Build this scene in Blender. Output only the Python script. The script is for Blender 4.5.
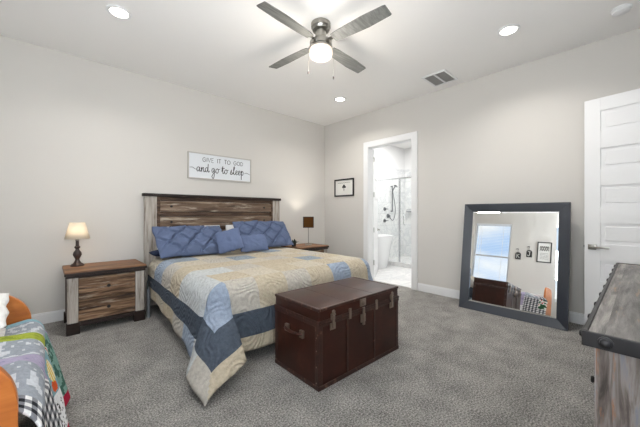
import bpy, bmesh, math, random
from mathutils import Vector, Matrix, noise
for o in list(bpy.data.objects): bpy.data.objects.remove(o)
S = bpy.context.scene
C = S.collection
R = math.radians
PI = math.pi
random.seed(7)
# ------------------------------------------------------------------ camera
cam = bpy.data.objects.new('camera', bpy.data.cameras.new('camera')); C.objects.link(cam)
cam.location = (0, 0, 1.22)
cam.rotation_euler = (R(90), 0, R(46.95 - 90))
cam.data.sensor_width = 36; cam.data.lens = 294.3 / 640 * 36
cam.data.shift_y = -0.5 / 640
cam.data.clip_start = .02
S.camera = cam
S.view_settings.view_transform = 'Standard'; S.view_settings.look = 'None'
S.view_settings.gamma = 1; S.view_settings.use_curve_mapping = False
S.view_settings.exposure = 0.25
# ------------------------------------------------------------------ world: pale blue sky with clouds
W = bpy.data.worlds.new('sky'); S.world = W; W.use_nodes = True
nt = W.node_tree; nt.nodes.clear()
def N(nt, kind, **kw):
    n = nt.nodes.new(kind)
    for k, v in kw.items(): setattr(n, k, v)
    return n
tc = N(nt, 'ShaderNodeTexCoord'); mp = N(nt, 'ShaderNodeMapping'); mp.inputs['Scale'].default_value = (1.6, 1.6, 4.5)
ns = N(nt, 'ShaderNodeTexNoise'); ns.inputs['Scale'].default_value = 1.7; ns.inputs['Detail'].default_value = 6
rp = N(nt, 'ShaderNodeValToRGB'); rp.color_ramp.elements[0].position = .44; rp.color_ramp.elements[1].position = .62
rp.color_ramp.elements[0].color = (.46, .64, .92, 1); rp.color_ramp.elements[1].color = (1, 1, 1, 1)
bg = N(nt, 'ShaderNodeBackground'); bg.inputs['Strength'].default_value = .95
wo = N(nt, 'ShaderNodeOutputWorld')
nt.links.new(tc.outputs['Generated'], mp.inputs['Vector']); nt.links.new(mp.outputs[0], ns.inputs['Vector'])
nt.links.new(ns.outputs['Fac'], rp.inputs[0]); nt.links.new(rp.outputs[0], bg.inputs[0]); nt.links.new(bg.outputs[0], wo.inputs[0])
# ------------------------------------------------------------------ large area lamps added at made-up windows behind and beside the camera
def area(name, loc, rot, sx, sy, power, col=(1, 1, 1), parent=None):
    l = bpy.data.lights.new(name, 'AREA'); l.shape = 'RECTANGLE'; l.size = sx; l.size_y = sy; l.energy = power; l.color = col
    o = bpy.data.objects.new(name, l); C.objects.link(o); o.location = loc; o.rotation_euler = rot
    return o
area('added_daylight', (-1.13, .30, 1.50), (0, R(-146), 0), 1.7, 1.2, 64, (.94, .97, 1))
area('added_daylight', (-.05, -.66, 1.50), (R(134), 0, 0), 1.35, 1.7, 58, (.94, .97, 1))
CAN_POWER, FAN_POWER, LAMP_POWER, BATH_POWER = 10, 17, 1.7, 55

# ------------------------------------------------------------------ material helpers
MATS = {}
def lin(c):
    return tuple((x / 12.92 if x <= .04045 else ((x + .055) / 1.055) ** 2.4) for x in [v / 255 for v in c]) + (1,)
def newmat(name):
    m = bpy.data.materials.new(name); m.use_nodes = True; MATS[name] = m
    return m, m.node_tree, m.node_tree.nodes['Principled BSDF']
def plain(name, rgb, rough=.6, metal=0, bump=0, bscale=200, emit=None, estr=1, spec=.5, coat=0):
    m, t, b = newmat(name)
    b.inputs['Base Color'].default_value = lin(rgb); b.inputs['Roughness'].default_value = rough; b.inputs['Metallic'].default_value = metal
    b.inputs['Specular IOR Level'].default_value = spec; b.inputs['Coat Weight'].default_value = coat
    if emit: b.inputs['Emission Color'].default_value = lin(emit); b.inputs['Emission Strength'].default_value = estr
    if bump:
        n = N(t, 'ShaderNodeTexNoise'); n.inputs['Scale'].default_value = bscale; n.inputs['Detail'].default_value = 3
        c = N(t, 'ShaderNodeTexCoord'); t.links.new(c.outputs['Object'], n.inputs['Vector'])
        bp = N(t, 'ShaderNodeBump'); bp.inputs['Strength'].default_value = bump; bp.inputs['Distance'].default_value = .01
        t.links.new(n.outputs['Fac'], bp.inputs['Height']); t.links.new(bp.outputs[0], b.inputs['Normal'])
    return m
def ramp(t, stops):
    r = N(t, 'ShaderNodeValToRGB'); e = r.color_ramp.elements
    while len(e) < len(stops): e.new(.5)
    for i, (p, c) in enumerate(stops): e[i].position = p; e[i].color = lin(c)
    return r
def grain(name, stops, axis='x', scale=6, stretch=14, rough=.6, plank=None, bump=.3, streak=None, detail=7, coat=0, spec=.4):
    """weathered timber: noise drawn out along an axis, each plank offset on its own"""
    m, t, b = newmat(name)
    c = N(t, 'ShaderNodeTexCoord'); vec = c.outputs['Object']
    if plank:
        ax, size, off = plank
        sp = N(t, 'ShaderNodeSeparateXYZ'); t.links.new(vec, sp.inputs[0])
        a = N(t, 'ShaderNodeMath', operation='MULTIPLY_ADD'); a.inputs[1].default_value = 1 / size; a.inputs[2].default_value = off
        t.links.new(sp.outputs['XYZ'.index(ax.upper())], a.inputs[0])
        fl = N(t, 'ShaderNodeMath', operation='FLOOR'); t.links.new(a.outputs[0], fl.inputs[0])
        wn = N(t, 'ShaderNodeTexWhiteNoise', noise_dimensions='1D'); t.links.new(fl.outputs[0], wn.inputs['W'])
        vs = N(t, 'ShaderNodeVectorMath', operation='MULTIPLY_ADD'); vs.inputs[1].default_value = (3, 3, 3)
        t.links.new(wn.outputs['Color'], vs.inputs[0]); t.links.new(vec, vs.inputs[2]); vec = vs.outputs[0]
    mp = N(t, 'ShaderNodeMapping'); s = [1, 1, 1]
    for k in range(3): s[k] = scale if 'xyz'[k] == axis else scale * stretch
    if axis == 'blotch': s = [scale, scale * 1.6, scale]
    mp.inputs['Scale'].default_value = s; t.links.new(vec, mp.inputs['Vector'])
    n = N(t, 'ShaderNodeTexNoise'); n.inputs['Scale'].default_value = 1; n.inputs['Detail'].default_value = detail; n.inputs['Roughness'].default_value = .62
    n.inputs['Distortion'].default_value = .5
    t.links.new(mp.outputs[0], n.inputs['Vector'])
    r = ramp(t, stops); t.links.new(n.outputs['Fac'], r.inputs[0]); col = r.outputs[0]
    if plank:
        hs = N(t, 'ShaderNodeHueSaturation'); mr = N(t, 'ShaderNodeMapRange'); mr.inputs['To Min'].default_value = .72; mr.inputs['To Max'].default_value = 1.25
        t.links.new(wn.outputs['Value'], mr.inputs[0]); t.links.new(mr.outputs[0], hs.inputs['Value']); t.links.new(col, hs.inputs['Color']); col = hs.outputs[0]
    if streak:
        col2, thr, sc2 = streak
        m2 = N(t, 'ShaderNodeMapping'); m2.inputs['Scale'].default_value = [sc2 if 'xyz'[k] == axis else sc2 * 9 for k in range(3)]
        m2.inputs['Location'].default_value = (3.3, 1.7, 5.1)
        n2 = N(t, 'ShaderNodeTexNoise'); n2.inputs['Scale'].default_value = 1; n2.inputs['Detail'].default_value = 8; n2.inputs['Roughness'].default_value = .7
        t.links.new(vec, m2.inputs['Vector']); t.links.new(m2.outputs[0], n2.inputs['Vector'])
        r2 = N(t, 'ShaderNodeMapRange'); r2.inputs['From Min'].default_value = thr; r2.inputs['From Max'].default_value = thr + .1
        t.links.new(n2.outputs['Fac'], r2.inputs[0])
        mx = N(t, 'ShaderNodeMixRGB'); mx.inputs[2].default_value = lin(col2); t.links.new(r2.outputs[0], mx.inputs[0]); t.links.new(col, mx.inputs[1]); col = mx.outputs[0]
    t.links.new(col, b.inputs['Base Color']); b.inputs['Roughness'].default_value = rough; b.inputs['Specular IOR Level'].default_value = spec
    b.inputs['Coat Weight'].default_value = coat
    bp = N(t, 'ShaderNodeBump'); bp.inputs['Strength'].default_value = bump; bp.inputs['Distance'].default_value = .004
    t.links.new(n.outputs['Fac'], bp.inputs['Height']); t.links.new(bp.outputs[0], b.inputs['Normal'])
    return m
def attr_cloth(name, rough=.9, bump=.5, bscale=60, quilting=False):
    m, t, b = newmat(name)
    a = N(t, 'ShaderNodeAttribute'); a.attribute_name = 'pattern'
    c = N(t, 'ShaderNodeTexCoord')
    n = N(t, 'ShaderNodeTexNoise'); n.inputs['Scale'].default_value = bscale; n.inputs['Detail'].default_value = 5; n.inputs['Roughness'].default_value = .7
    t.links.new(c.outputs['Object'], n.inputs['Vector']); hgt = n.outputs['Fac']
    mr = N(t, 'ShaderNodeMapRange'); mr.inputs['From Min'].default_value = .3; mr.inputs['From Max'].default_value = .7; mr.inputs['To Min'].default_value = .80; mr.inputs['To Max'].default_value = 1.14
    t.links.new(n.outputs['Fac'], mr.inputs[0])
    hs = N(t, 'ShaderNodeHueSaturation'); t.links.new(mr.outputs[0], hs.inputs['Value']); t.links.new(a.outputs['Color'], hs.inputs['Color'])
    t.links.new(hs.outputs[0], b.inputs['Base Color'])
    if quilting:      # stitched scallop lines: bands through a warped field
        n2 = N(t, 'ShaderNodeTexNoise'); n2.inputs['Scale'].default_value = 3.2; n2.inputs['Detail'].default_value = 1
        t.links.new(c.outputs['Object'], n2.inputs['Vector'])
        k = N(t, 'ShaderNodeMath', operation='MULTIPLY'); k.inputs[1].default_value = 95; t.links.new(n2.outputs['Fac'], k.inputs[0])
        sn = N(t, 'ShaderNodeMath', operation='SINE'); t.links.new(k.outputs[0], sn.inputs[0])
        ad_ = N(t, 'ShaderNodeMath', operation='MULTIPLY_ADD'); ad_.inputs[1].default_value = .35; t.links.new(sn.outputs[0], ad_.inputs[0]); t.links.new(n.outputs['Fac'], ad_.inputs[2]); hgt = ad_.outputs[0]
    bp = N(t, 'ShaderNodeBump'); bp.inputs['Strength'].default_value = bump; bp.inputs['Distance'].default_value = .02
    t.links.new(hgt, bp.inputs['Height']); t.links.new(bp.outputs[0], b.inputs['Normal'])
    b.inputs['Roughness'].default_value = rough; b.inputs['Specular IOR Level'].default_value = .15
    return m

# ------------------------------------------------------------------ geometry helpers
class MB:
    """collects shapes, then links them as ONE mesh object"""
    def __init__(s): s.b = bmesh.new()
    def _x(s, vs, M):
        if M is not None: bmesh.ops.transform(s.b, matrix=M, verts=vs)
    def box(s, x0, x1, y0, y1, z0, z1, bev=0, seg=2, M=None):
        t = bmesh.new(); bmesh.ops.create_cube(t, size=1)
        bmesh.ops.scale(t, vec=(x1 - x0, y1 - y0, z1 - z0), verts=t.verts)
        bmesh.ops.translate(t, vec=((x0 + x1) / 2, (y0 + y1) / 2, (z0 + z1) / 2), verts=t.verts)
        if bev: bmesh.ops.bevel(t, geom=t.edges[:], offset=bev, segments=seg, affect='EDGES', profile=.5)
        return s._merge(t, M)
    def _merge(s, t, M=None):
        if M is not None: bmesh.ops.transform(t, matrix=M, verts=t.verts)
        me = bpy.data.meshes.new('t'); t.to_mesh(me); t.free(); s.b.from_mesh(me); bpy.data.meshes.remove(me); return s
    def lathe(s, prof, n=32, M=None, cx=0, cy=0):
        t = bmesh.new(); rings = []
        for r, z in prof:
            rings.append([t.verts.new((cx + max(r, 1e-4) * math.cos(2 * PI * k / n), cy + max(r, 1e-4) * math.sin(2 * PI * k / n), z)) for k in range(n)])
        for a, b in zip(rings, rings[1:]):
            for k in range(n): t.faces.new((a[k], a[(k + 1) % n], b[(k + 1) % n], b[k]))
        if prof[0][0] > 1e-3: t.faces.new(rings[0][::-1])
        if prof[-1][0] > 1e-3: t.faces.new(rings[-1])
        bmesh.ops.recalc_face_normals(t, faces=t.faces)
        return s._merge(t, M)
    def tube(s, pts, r, n=8, M=None, flat=1.0):
        t = bmesh.new(); P = [Vector(p) for p in pts]; rings = []
        up = Vector((0, 0, 1))
        for i, p in enumerate(P):
            d = (P[min(i + 1, len(P) - 1)] - P[max(i - 1, 0)]).normalized()
            a = d.cross(up)
            if a.length < .05: a = d.cross(Vector((0, 1, 0)))
            a.normalize(); b = d.cross(a).normalized()
            rr = r[i] if isinstance(r, (list, tuple)) else r
            rings.append([t.verts.new(p + (a * math.cos(2 * PI * k / n) + b * math.sin(2 * PI * k / n) * flat) * rr) for k in range(n)])
        for A, B in zip(rings, rings[1:]):
            for k in range(n): t.faces.new((A[k], A[(k + 1) % n], B[(k + 1) % n], B[k]))
        t.faces.new(rings[0][::-1]); t.faces.new(rings[-1])
        bmesh.ops.recalc_face_normals(t, faces=t.faces)
        return s._merge(t, M)
    def prism(s, poly, h0, h1, axis='z', M=None, bev=0):
        """polygon (2D) extruded along an axis"""
        t = bmesh.new()
        def P(a, b, h): return {'z': (a, b, h), 'y': (a, h, b), 'x': (h, a, b)}[axis]
        A = [t.verts.new(P(a, b, h0)) for a, b in poly]; B = [t.verts.new(P(a, b, h1)) for a, b in poly]
        t.faces.new(A); t.faces.new(B[::-1])
        for k in range(len(poly)): t.faces.new((A[k], B[k], B[(k + 1) % len(poly)], A[(k + 1) % len(poly)]))
        bmesh.ops.recalc_face_normals(t, faces=t.faces)
        if bev: bmesh.ops.bevel(t, geom=t.edges[:], offset=bev, segments=2, affect='EDGES', profile=.5)
        return s._merge(t, M)
    def sphere(s, c, r, sc=(1, 1, 1), M=None, sub=2):
        t = bmesh.new(); bmesh.ops.create_icosphere(t, subdivisions=sub, radius=r)
        bmesh.ops.scale(t, vec=sc, verts=t.verts); bmesh.ops.translate(t, vec=c, verts=t.verts)
        return s._merge(t, M)
    def grid(s, nu, nv, fn):
        V = [[s.b.verts.new(fn(i / nu, j / nv)) for j in range(nv + 1)] for i in range(nu + 1)]
        for i in range(nu):
            for j in range(nv): s.b.faces.new((V[i][j], V[i + 1][j], V[i + 1][j + 1], V[i][j + 1]))
        return s
    def build(s, name, m, parent=None, smooth=False, loc=None):
        me = bpy.data.meshes.new(name); s.b.to_mesh(me); s.b.free()
        o = bpy.data.objects.new(name, me); C.objects.link(o); me.materials.append(MATS[m])
        if smooth:
            for p in me.polygons: p.use_smooth = True
            if smooth != 'all': me.set_sharp_from_angle(angle=R(38))
        if parent: o.parent = parent
        if loc: o.location = loc
        return o
def tag(o, label, cat, group=None):
    o['label'] = label; o['category'] = cat
    if group: o['group'] = group
    return o
def thing(name, label, cat, loc=(0, 0, 0), rz=0, group=None):
    o = bpy.data.objects.new(name, None); C.objects.link(o); o.empty_display_size = .1
    o.location = loc; o.rotation_euler = (0, 0, rz)
    return tag(o, label, cat, group)
def struct(o): o['kind'] = 'structure'; return o
def copy_tree(o, parent=None):
    c = o.copy(); C.objects.link(c); c.parent = parent
    for ch in list(o.children): copy_tree(ch, c)
    return c
def lights_off(*a): pass
def paint(o, fn):
    """per-face cloth pattern; fn(face index) -> sRGB"""
    me = o.data; at = me.color_attributes.new('pattern', 'FLOAT_COLOR', 'CORNER')
    for p in me.polygons:
        c = lin(fn(p.index))
        for li in p.loop_indices: at.data[li].color = c
def catmull(pts, k=6):
    P = [Vector(p) for p in pts]; P = [P[0]] + P + [P[-1]]; out = []
    for i in range(1, len(P) - 2):
        for j in range(k):
            t = j / k; a, b, c, d = P[i - 1:i + 3]
            out.append(.5 * ((2 * b) + (c - a) * t + (2 * a - 5 * b + 4 * c - d) * t * t + (3 * b - a - 3 * c + d) * t ** 3))
    out.append(P[-2]); return out

# ------------------------------------------------------------------ materials
plain('wall', (214, 211, 206), .85, bump=.05, bscale=160)
plain('ceiling', (248, 247, 245), .9, bump=.06, bscale=120)
plain('white_paint', (238, 239, 240), .42)
plain('bath_wall', (236, 236, 236), .6)
plain('white_gloss', (245, 246, 247), .12)
m, t, b = newmat('carpet')
c = N(t, 'ShaderNodeTexCoord')
n1 = N(t, 'ShaderNodeTexNoise'); n1.inputs['Scale'].default_value = 95; n1.inputs['Detail'].default_value = 6; n1.inputs['Roughness'].default_value = .75
n2 = N(t, 'ShaderNodeTexNoise'); n2.inputs['Scale'].default_value = 5; n2.inputs['Detail'].default_value = 5
n3 = N(t, 'ShaderNodeTexNoise'); n3.inputs['Scale'].default_value = 260; n3.inputs['Detail'].default_value = 2
ad = N(t, 'ShaderNodeMath', operation='MULTIPLY_ADD'); ad.inputs[1].default_value = .16
for n in (n1, n2, n3): t.links.new(c.outputs['Object'], n.inputs['Vector'])
t.links.new(n2.outputs['Fac'], ad.inputs[0]); t.links.new(n1.outputs['Fac'], ad.inputs[2])
r = ramp(t, [(.46, (84, 82, 80)), (.60, (166, 163, 158)), (.74, (236, 232, 226))]); t.links.new(ad.outputs[0], r.inputs[0]); t.links.new(r.outputs[0], b.inputs['Base Color'])
bp = N(t, 'ShaderNodeBump'); bp.inputs['Strength'].default_value = .9; bp.inputs['Distance'].default_value = .02
a2 = N(t, 'ShaderNodeMath', operation='MULTIPLY_ADD'); a2.inputs[1].default_value = .5; t.links.new(n3.outputs['Fac'], a2.inputs[0]); t.links.new(n1.outputs['Fac'], a2.inputs[2])
t.links.new(a2.outputs[0], bp.inputs['Height']); t.links.new(bp.outputs[0], b.inputs['Normal'])
b.inputs['Roughness'].default_value = 1; b.inputs['Specular IOR Level'].default_value = .05; b.inputs['Sheen Weight'].default_value = .15
# bathroom marble tiles
def tiles(name, bw, bh, c1, c2, mortar, rough, rot=(0, 0, 0)):
    m, t, b = newmat(name)
    c = N(t, 'ShaderNodeTexCoord'); mp = N(t, 'ShaderNodeMapping'); mp.inputs['Rotation'].default_value = rot; t.links.new(c.outputs['Object'], mp.inputs[0])
    br = N(t, 'ShaderNodeTexBrick'); br.inputs['Scale'].default_value = 1; br.inputs['Brick Width'].default_value = bw; br.inputs['Row Height'].default_value = bh
    br.inputs['Mortar Size'].default_value = .003; br.inputs['Color1'].default_value = lin(c1); br.inputs['Color2'].default_value = lin(c2); br.inputs['Mortar'].default_value = lin(mortar)
    t.links.new(mp.outputs[0], br.inputs['Vector'])
    n = N(t, 'ShaderNodeTexNoise'); n.inputs['Scale'].default_value = 2.5; n.inputs['Detail'].default_value = 8; n.inputs['Distortion'].default_value = 2.2
    t.links.new(c.outputs['Object'], n.inputs['Vector'])
    rr = ramp(t, [(.42, (255, 255, 255)), (.5, (236, 237, 239)), (.58, (255, 255, 255))]); t.links.new(n.outputs['Fac'], rr.inputs[0])
    mx = N(t, 'ShaderNodeMixRGB', blend_type='MULTIPLY'); mx.inputs[0].default_value = 1
    t.links.new(br.outputs['Color'], mx.inputs[1]); t.links.new(rr.outputs[0], mx.inputs[2]); t.links.new(mx.outputs[0], b.inputs['Base Color']); b.inputs['Roughness'].default_value = rough
tiles('marble_floor', .6, .3, (236, 235, 234), (228, 228, 228), (205, 204, 203), .25)
tiles('marble_wall', .6, .3, (238, 238, 238), (230, 231, 232), (206, 207, 208), .2, (R(90), 0, 0))
tiles('marble_wall_side', .6, .3, (238, 238, 238), (230, 231, 232), (206, 207, 208), .2, (R(90), 0, R(90)))
plain('chrome', (200, 202, 205), .15, 1)
plain('nickel', (160, 158, 152), .28, 1)
plain('dark_chrome', (128, 130, 134), .3, .9)
plain('black', (22, 22, 23), .5)
plain('black_iron', (48, 47, 48), .42, .6)
plain('mirror_frame', (50, 55, 64), .32, coat=.3)
m, t, b = newmat('mirror_glass'); b.inputs['Metallic'].default_value = 1; b.inputs['Roughness'].default_value = 0; b.inputs['Base Color'].default_value = (.93, .94, .94, 1)
m, t, b = newmat('clear_glass')
b.inputs['Base Color'].default_value = (.97, .99, .98, 1); b.inputs['Roughness'].default_value = 0; b.inputs['Transmission Weight'].default_value = 1; b.inputs['IOR'].default_value = 1.05
plain('paper', (226, 226, 222), .9)
plain('ink', (48, 48, 50), .8)
plain('sign_board', (228, 232, 236), .7)
plain('sign_frame', (190, 186, 180), .7)
grain('plank_brown', [(.30, (48, 36, 28)), (.44, (96, 77, 62)), (.58, (126, 107, 90)), (.72, (166, 150, 132))], 'x', 2.2, 12, .75, None, .6, ((184, 172, 156), .545, 2.4))
grain('dark_plank', [(.3, (40, 28, 21)), (.5, (76, 57, 44)), (.7, (112, 88, 68))], 'x', 2.4, 12, .65, None, .4, ((150, 132, 112), .62, 2.8))
grain('whitewash', [(.3, (96, 86, 78)), (.42, (156, 148, 139)), (.58, (186, 180, 172)), (.8, (202, 197, 190))], 'z', 3.0, 11, .8, None, .5, ((120, 102, 88), .60, 3.0))
grain('espresso', [(.3, (26, 19, 17)), (.6, (44, 32, 27)), (.8, (66, 48, 40))], 'x', 4, 8, .45, None, .2)
grain('nightstand_top', [(.3, (74, 50, 34)), (.48, (116, 80, 54)), (.62, (146, 106, 74)), (.8, (98, 68, 48))], 'x', 3, 9, .5, ('y', .14, .2), .3)
grain('drawer_plank', [(.32, (34, 24, 18)), (.43, (80, 58, 42)), (.54, (122, 94, 70)), (.70, (164, 138, 110))], 'x', 2.6, 13, .7, ('z', .0712, .29), .6, ((164, 150, 134), .56, 2.6))
grain('daybed_wood', [(.3, (158, 86, 36)), (.55, (190, 112, 52)), (.8, (206, 130, 66))], 'x', 2.2, 7, .35, None, .1, coat=.2)
grain('dresser_top', [(.30, (48, 45, 44)), (.43, (92, 88, 85)), (.55, (124, 119, 116)), (.70, (158, 151, 145))], 'x', 4, 9, .42, ('y', .16, .30), .6, ((150, 122, 96), .57, 4))
grain('dresser_side', [(.30, (72, 63, 58)), (.42, (116, 106, 99)), (.52, (150, 142, 137)), (.60, (128, 132, 142)), (.70, (168, 162, 158)), (.85, (100, 78, 60))], 'z', 3.6, 9, .65, ('y', .14, .2), .6, ((146, 96, 58), .57, 4))
m = grain('trunk_leather', [(.3, (44, 22, 15)), (.55, (56, 28, 20)), (.8, (74, 40, 29))], 'blotch', 5, 1, .32, None, .10, coat=.0, spec=.28)
grain('trunk_trim', [(.3, (40, 20, 16)), (.58, (58, 32, 25)), (.72, (120, 92, 76))], 'blotch', 22, 1, .4, None, .2, spec=.5)
plain('old_brass', (150, 136, 124), .34, .9, bump=.2, bscale=150)
attr_cloth('quilt', bump=.65, bscale=42, quilting=True)
attr_cloth('patchwork', bump=.3, bscale=70)
plain('blue_cloth', (93, 106, 135), .85, bump=.35, bscale=90, spec=.2)
plain('blue_smooth', (98, 112, 144), .8, bump=.12, bscale=140, spec=.2)
plain('navy_cloth', (44, 54, 78), .9, bump=.2, bscale=90, spec=.2)
plain('white_cloth', (226, 226, 226), .9, bump=.25, bscale=60, spec=.2)
plain('fluffy_white', (232, 232, 230), .95, bump=1, bscale=45, spec=.1)
plain('mattress_cloth', (214, 212, 206), .9, bump=.2, bscale=120)
plain('bag_cloth', (124, 128, 134), .9, bump=.4, bscale=80)
plain('bag_dark', (58, 66, 66), .9, bump=.4, bscale=80)
grain('blade_wood', [(.3, (92, 93, 91)), (.55, (124, 125, 122)), (.8, (150, 150, 146))], 'x', 3, 14, .5, None, .1)
plain('lamp_dark', (52, 34, 30), .35, coat=.2)
plain('leaf', (30, 40, 30), .6)
plain('pot', (46, 44, 44), .6)
plain('vent_dark', (178, 177, 175), .8)
plain('blind_white', (236, 238, 240), .5)
def shade_mat(name, rgb, trans):
    m, t, b = newmat(name); b.inputs['Base Color'].default_value = lin(rgb); b.inputs['Roughness'].default_value = .9; b.inputs['Specular IOR Level'].default_value = .05
    tr = N(t, 'ShaderNodeBsdfTranslucent'); tr.inputs['Color'].default_value = lin(rgb); mx = N(t, 'ShaderNodeMixShader'); mx.inputs[0].default_value = trans
    o = t.nodes['Material Output']; t.links.new(b.outputs[0], mx.inputs[1]); t.links.new(tr.outputs[0], mx.inputs[2]); t.links.new(mx.outputs[0], o.inputs[0])
shade_mat('cream_shade', (246, 240, 228), .5)
shade_mat('black_shade', (92, 68, 42), .5)
plain('lens_glow', (255, 250, 240), .5, emit=(255, 246, 232), estr=9)
plain('globe_glow', (205, 196, 186), .4, emit=(255, 238, 222), estr=.62)
plain('bulb_glow', (255, 230, 190), .4, emit=(255, 214, 160), estr=6)

# ------------------------------------------------------------------ room shell
XL, XR, YF, YB, ZC = -.95, 4.295, -.47, 4.45, 3.05
T = .125
struct(MB().box(XL - T, XR + T * .5, YF - T, YB + T, -.06, 0).build('floor', 'carpet'))
struct(MB().box(XL - T, XR + T, YF - T, YB + T, ZC, ZC + .1).build('ceiling', 'ceiling'))
struct(MB().box(XL - T, XR + T, YB, YB + T, 0, ZC).build('wall_back', 'wall'))
DY0, DY1, DZ = 2.43, 3.32, 2.42                # bathroom doorway
w = MB(); w.box(XR, XR + T, YF - T, DY0, 0, ZC); w.box(XR, XR + T, DY1, YB, 0, ZC); w.box(XR, XR + T, DY0, DY1, DZ, ZC)
struct(w.build('wall_right', 'wall'))
WIN = [(2.30, 3.22, .60, 2.46), (-.32, .92, .60, 2.46)]   # left wall: the reflected window, then an unseen one added for light
w = MB(); w.box(XL - T, XL, YF - T, -.32, 0, ZC); w.box(XL - T, XL, .92, 2.30, 0, ZC); w.box(XL - T, XL, 3.22, YB, 0, ZC)
for y0, y1, z0, z1 in WIN: w.box(XL - T, XL, y0, y1, 0, z0); w.box(XL - T, XL, y0, y1, z1, ZC)
struct(w.build('wall_left', 'wall'))
# front wall: unseen window added for light behind the camera, doorway at the right end
w = MB(); w.box(XL, -.76, YF - T, YF, 0, ZC); w.box(-.76, .66, YF - T, YF, 0, .6); w.box(-.76, .66, YF - T, YF, 2.46, ZC)
w.box(.66, 3.20, YF - T, YF, 0, ZC); w.box(3.20, 4.09, YF - T, YF, 2.42, ZC); w.box(4.09, XR, YF - T, YF, 0, ZC)
struct(w.build('wall_front', 'wall'))
# hall beyond the bedroom doorway, so the doorway is not open to the sky
h = MB(); h.box(2.6, 4.9, -2.0, -1.9, 0, 2.75); h.box(2.5, 2.6, -2.0, YF - T, 0, 2.75); h.box(4.9, 5.0, -2.0, YF - T, 0, 2.75)
struct(h.build('wall_hall', 'wall'))
struct(MB().box(2.5, 5.0, -2.0, YF - T, -.06, 0).build('floor_hall', 'carpet')); struct(MB().box(2.5, 5.0, -2.0, YF - T, 2.75, 2.85).build('ceiling_hall', 'ceiling'))
def window(name, o, a0, a1, z0, z1, axis):
    """frame with a meeting rail, one pane, a sill; o = inner wall face, opening to the outside behind it"""
    def bx(mb, a, b, d0, d1, c, d):
        if axis == 'x': mb.box(o - d1, o - d0, a, b, c, d)
        else: mb.box(a, b, o - d1, o - d0, c, d)
    f = MB()
    bx(f, a0, a0 + .04, .05, .11, z0, z1); bx(f, a1 - .04, a1, .05, .11, z0, z1); bx(f, a0 + .04, a1 - .04, .05, .11, z0, z0 + .05); bx(f, a0 + .04, a1 - .04, .05, .11, z1 - .04, z1)
    zm = (z0 + z1) / 2; bx(f, a0 + .04, a1 - .04, .06, .10, zm - .02, zm + .02)
    f = struct(f.build(name, 'white_paint'))
    g = MB(); bx(g, a0 + .04, a1 - .04, .076, .08, z0 + .05, zm - .02); bx(g, a0 + .04, a1 - .04, .076, .08, zm + .02, z1 - .04); g.build('pane', 'clear_glass', f)
    s = MB(); bx(s, a0 - .05, a1 + .05, -.03, .05, z0 - .025, z0); s.build('sill', 'white_paint', f)
    return f
window('window_1', XL, *WIN[0], 'x'); window('added_window_2', XL, *WIN[1], 'x'); window('added_window_3', YF, -.76, .66, .6, 2.46, 'y')  # only the first is reflected; the other two are added to light the room
# baseboards
def skirt(name, *segs):
    b = MB()
    for x0, x1, y0, y1 in segs:
        b.box(x0, x1, y0, y1, 0, .105, .003)
        cx0, cx1, cy0, cy1 = x0, x1, y0, y1
        if x1 - x0 < y1 - y0:
            if x0 > 2: cx0 += .006
            else: cx1 -= .006
        else:
            if y0 > 2: cy0 += .006
            else: cy1 -= .006
        b.box(cx0, cx1, cy0, cy1, .105, .122, .003)
    struct(b.build(name, 'white_paint'))
skirt('baseboard_back', (XL, XR, YB - .016, YB))
skirt('baseboard_right', (XR - .016, XR, YF, DY0 - .095), (XR - .016, XR, DY1 + .095, YB - .016))
skirt('baseboard_left', (XL, XL + .016, YF, YB - .016))
skirt('baseboard_front', (XL + .016, 3.10, YF, YF + .016))
# doorway casing and jamb
c = MB()
for y0, y1 in ((DY0 - .09, DY0 + .012), (DY1 - .012, DY1 + .09)):
    c.box(XR - .02, XR, y0, y1, 0, DZ + .09, .004)
c.box(XR - .02, XR, DY0 + .012, DY1 - .012, DZ - .012, DZ + .09, .004)
c.box(XR - .002, XR + T, DY0 - .002, DY0 + .018, 0, DZ); c.box(XR - .002, XR + T, DY1 - .018, DY1 + .002, 0, DZ); c.box(XR - .002, XR + T, DY0, DY1, DZ - .018, DZ + .002)
struct(c.build('trim_1', 'white_paint'))
c = MB()
for x0, x1 in ((3.11, 3.205), (4.085, 4.18)): c.box(x0, x1, YF, YF + .02, 0, 2.51, .004)
c.box(3.205, 4.085, YF, YF + .02, 2.415, 2.51, .004)
struct(c.build('trim_2', 'white_paint'))
# bathroom shell
BX0, BX1, BY0, BY1 = XR + T, 7.5, 1.3, 4.5
b = MB(); b.box(BX0, BX1, BY1, BY1 + .1, 0, ZC); b.box(BX1, BX1 + .1, BY0, BY1 + .1, 0, ZC); b.box(BX0, BX1, BY0 - .1, BY0, 0, ZC)
struct(b.build('wall_bathroom', 'bath_wall'))
struct(MB().box(XR + T * .5, BX1 + .1, BY0 - .1, BY1 + .1, -.06, .002).build('floor_bathroom', 'marble_floor'))
struct(MB().box(BX0, BX1 + .1, BY0 - .1, BY1 + .1, ZC, ZC + .1).build('ceiling_bathroom', 'ceiling'))
# shower tiling on the bathroom walls
struct(MB().box(5.99, BX1, BY1 - .012, BY1, 0, 2.45).build('wall_shower_back', 'marble_wall'))
struct(MB().box(BX1 - .012, BX1, BY0, BY1 - .012, 0, 2.45).build('wall_shower_side', 'marble_wall_side'))

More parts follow.
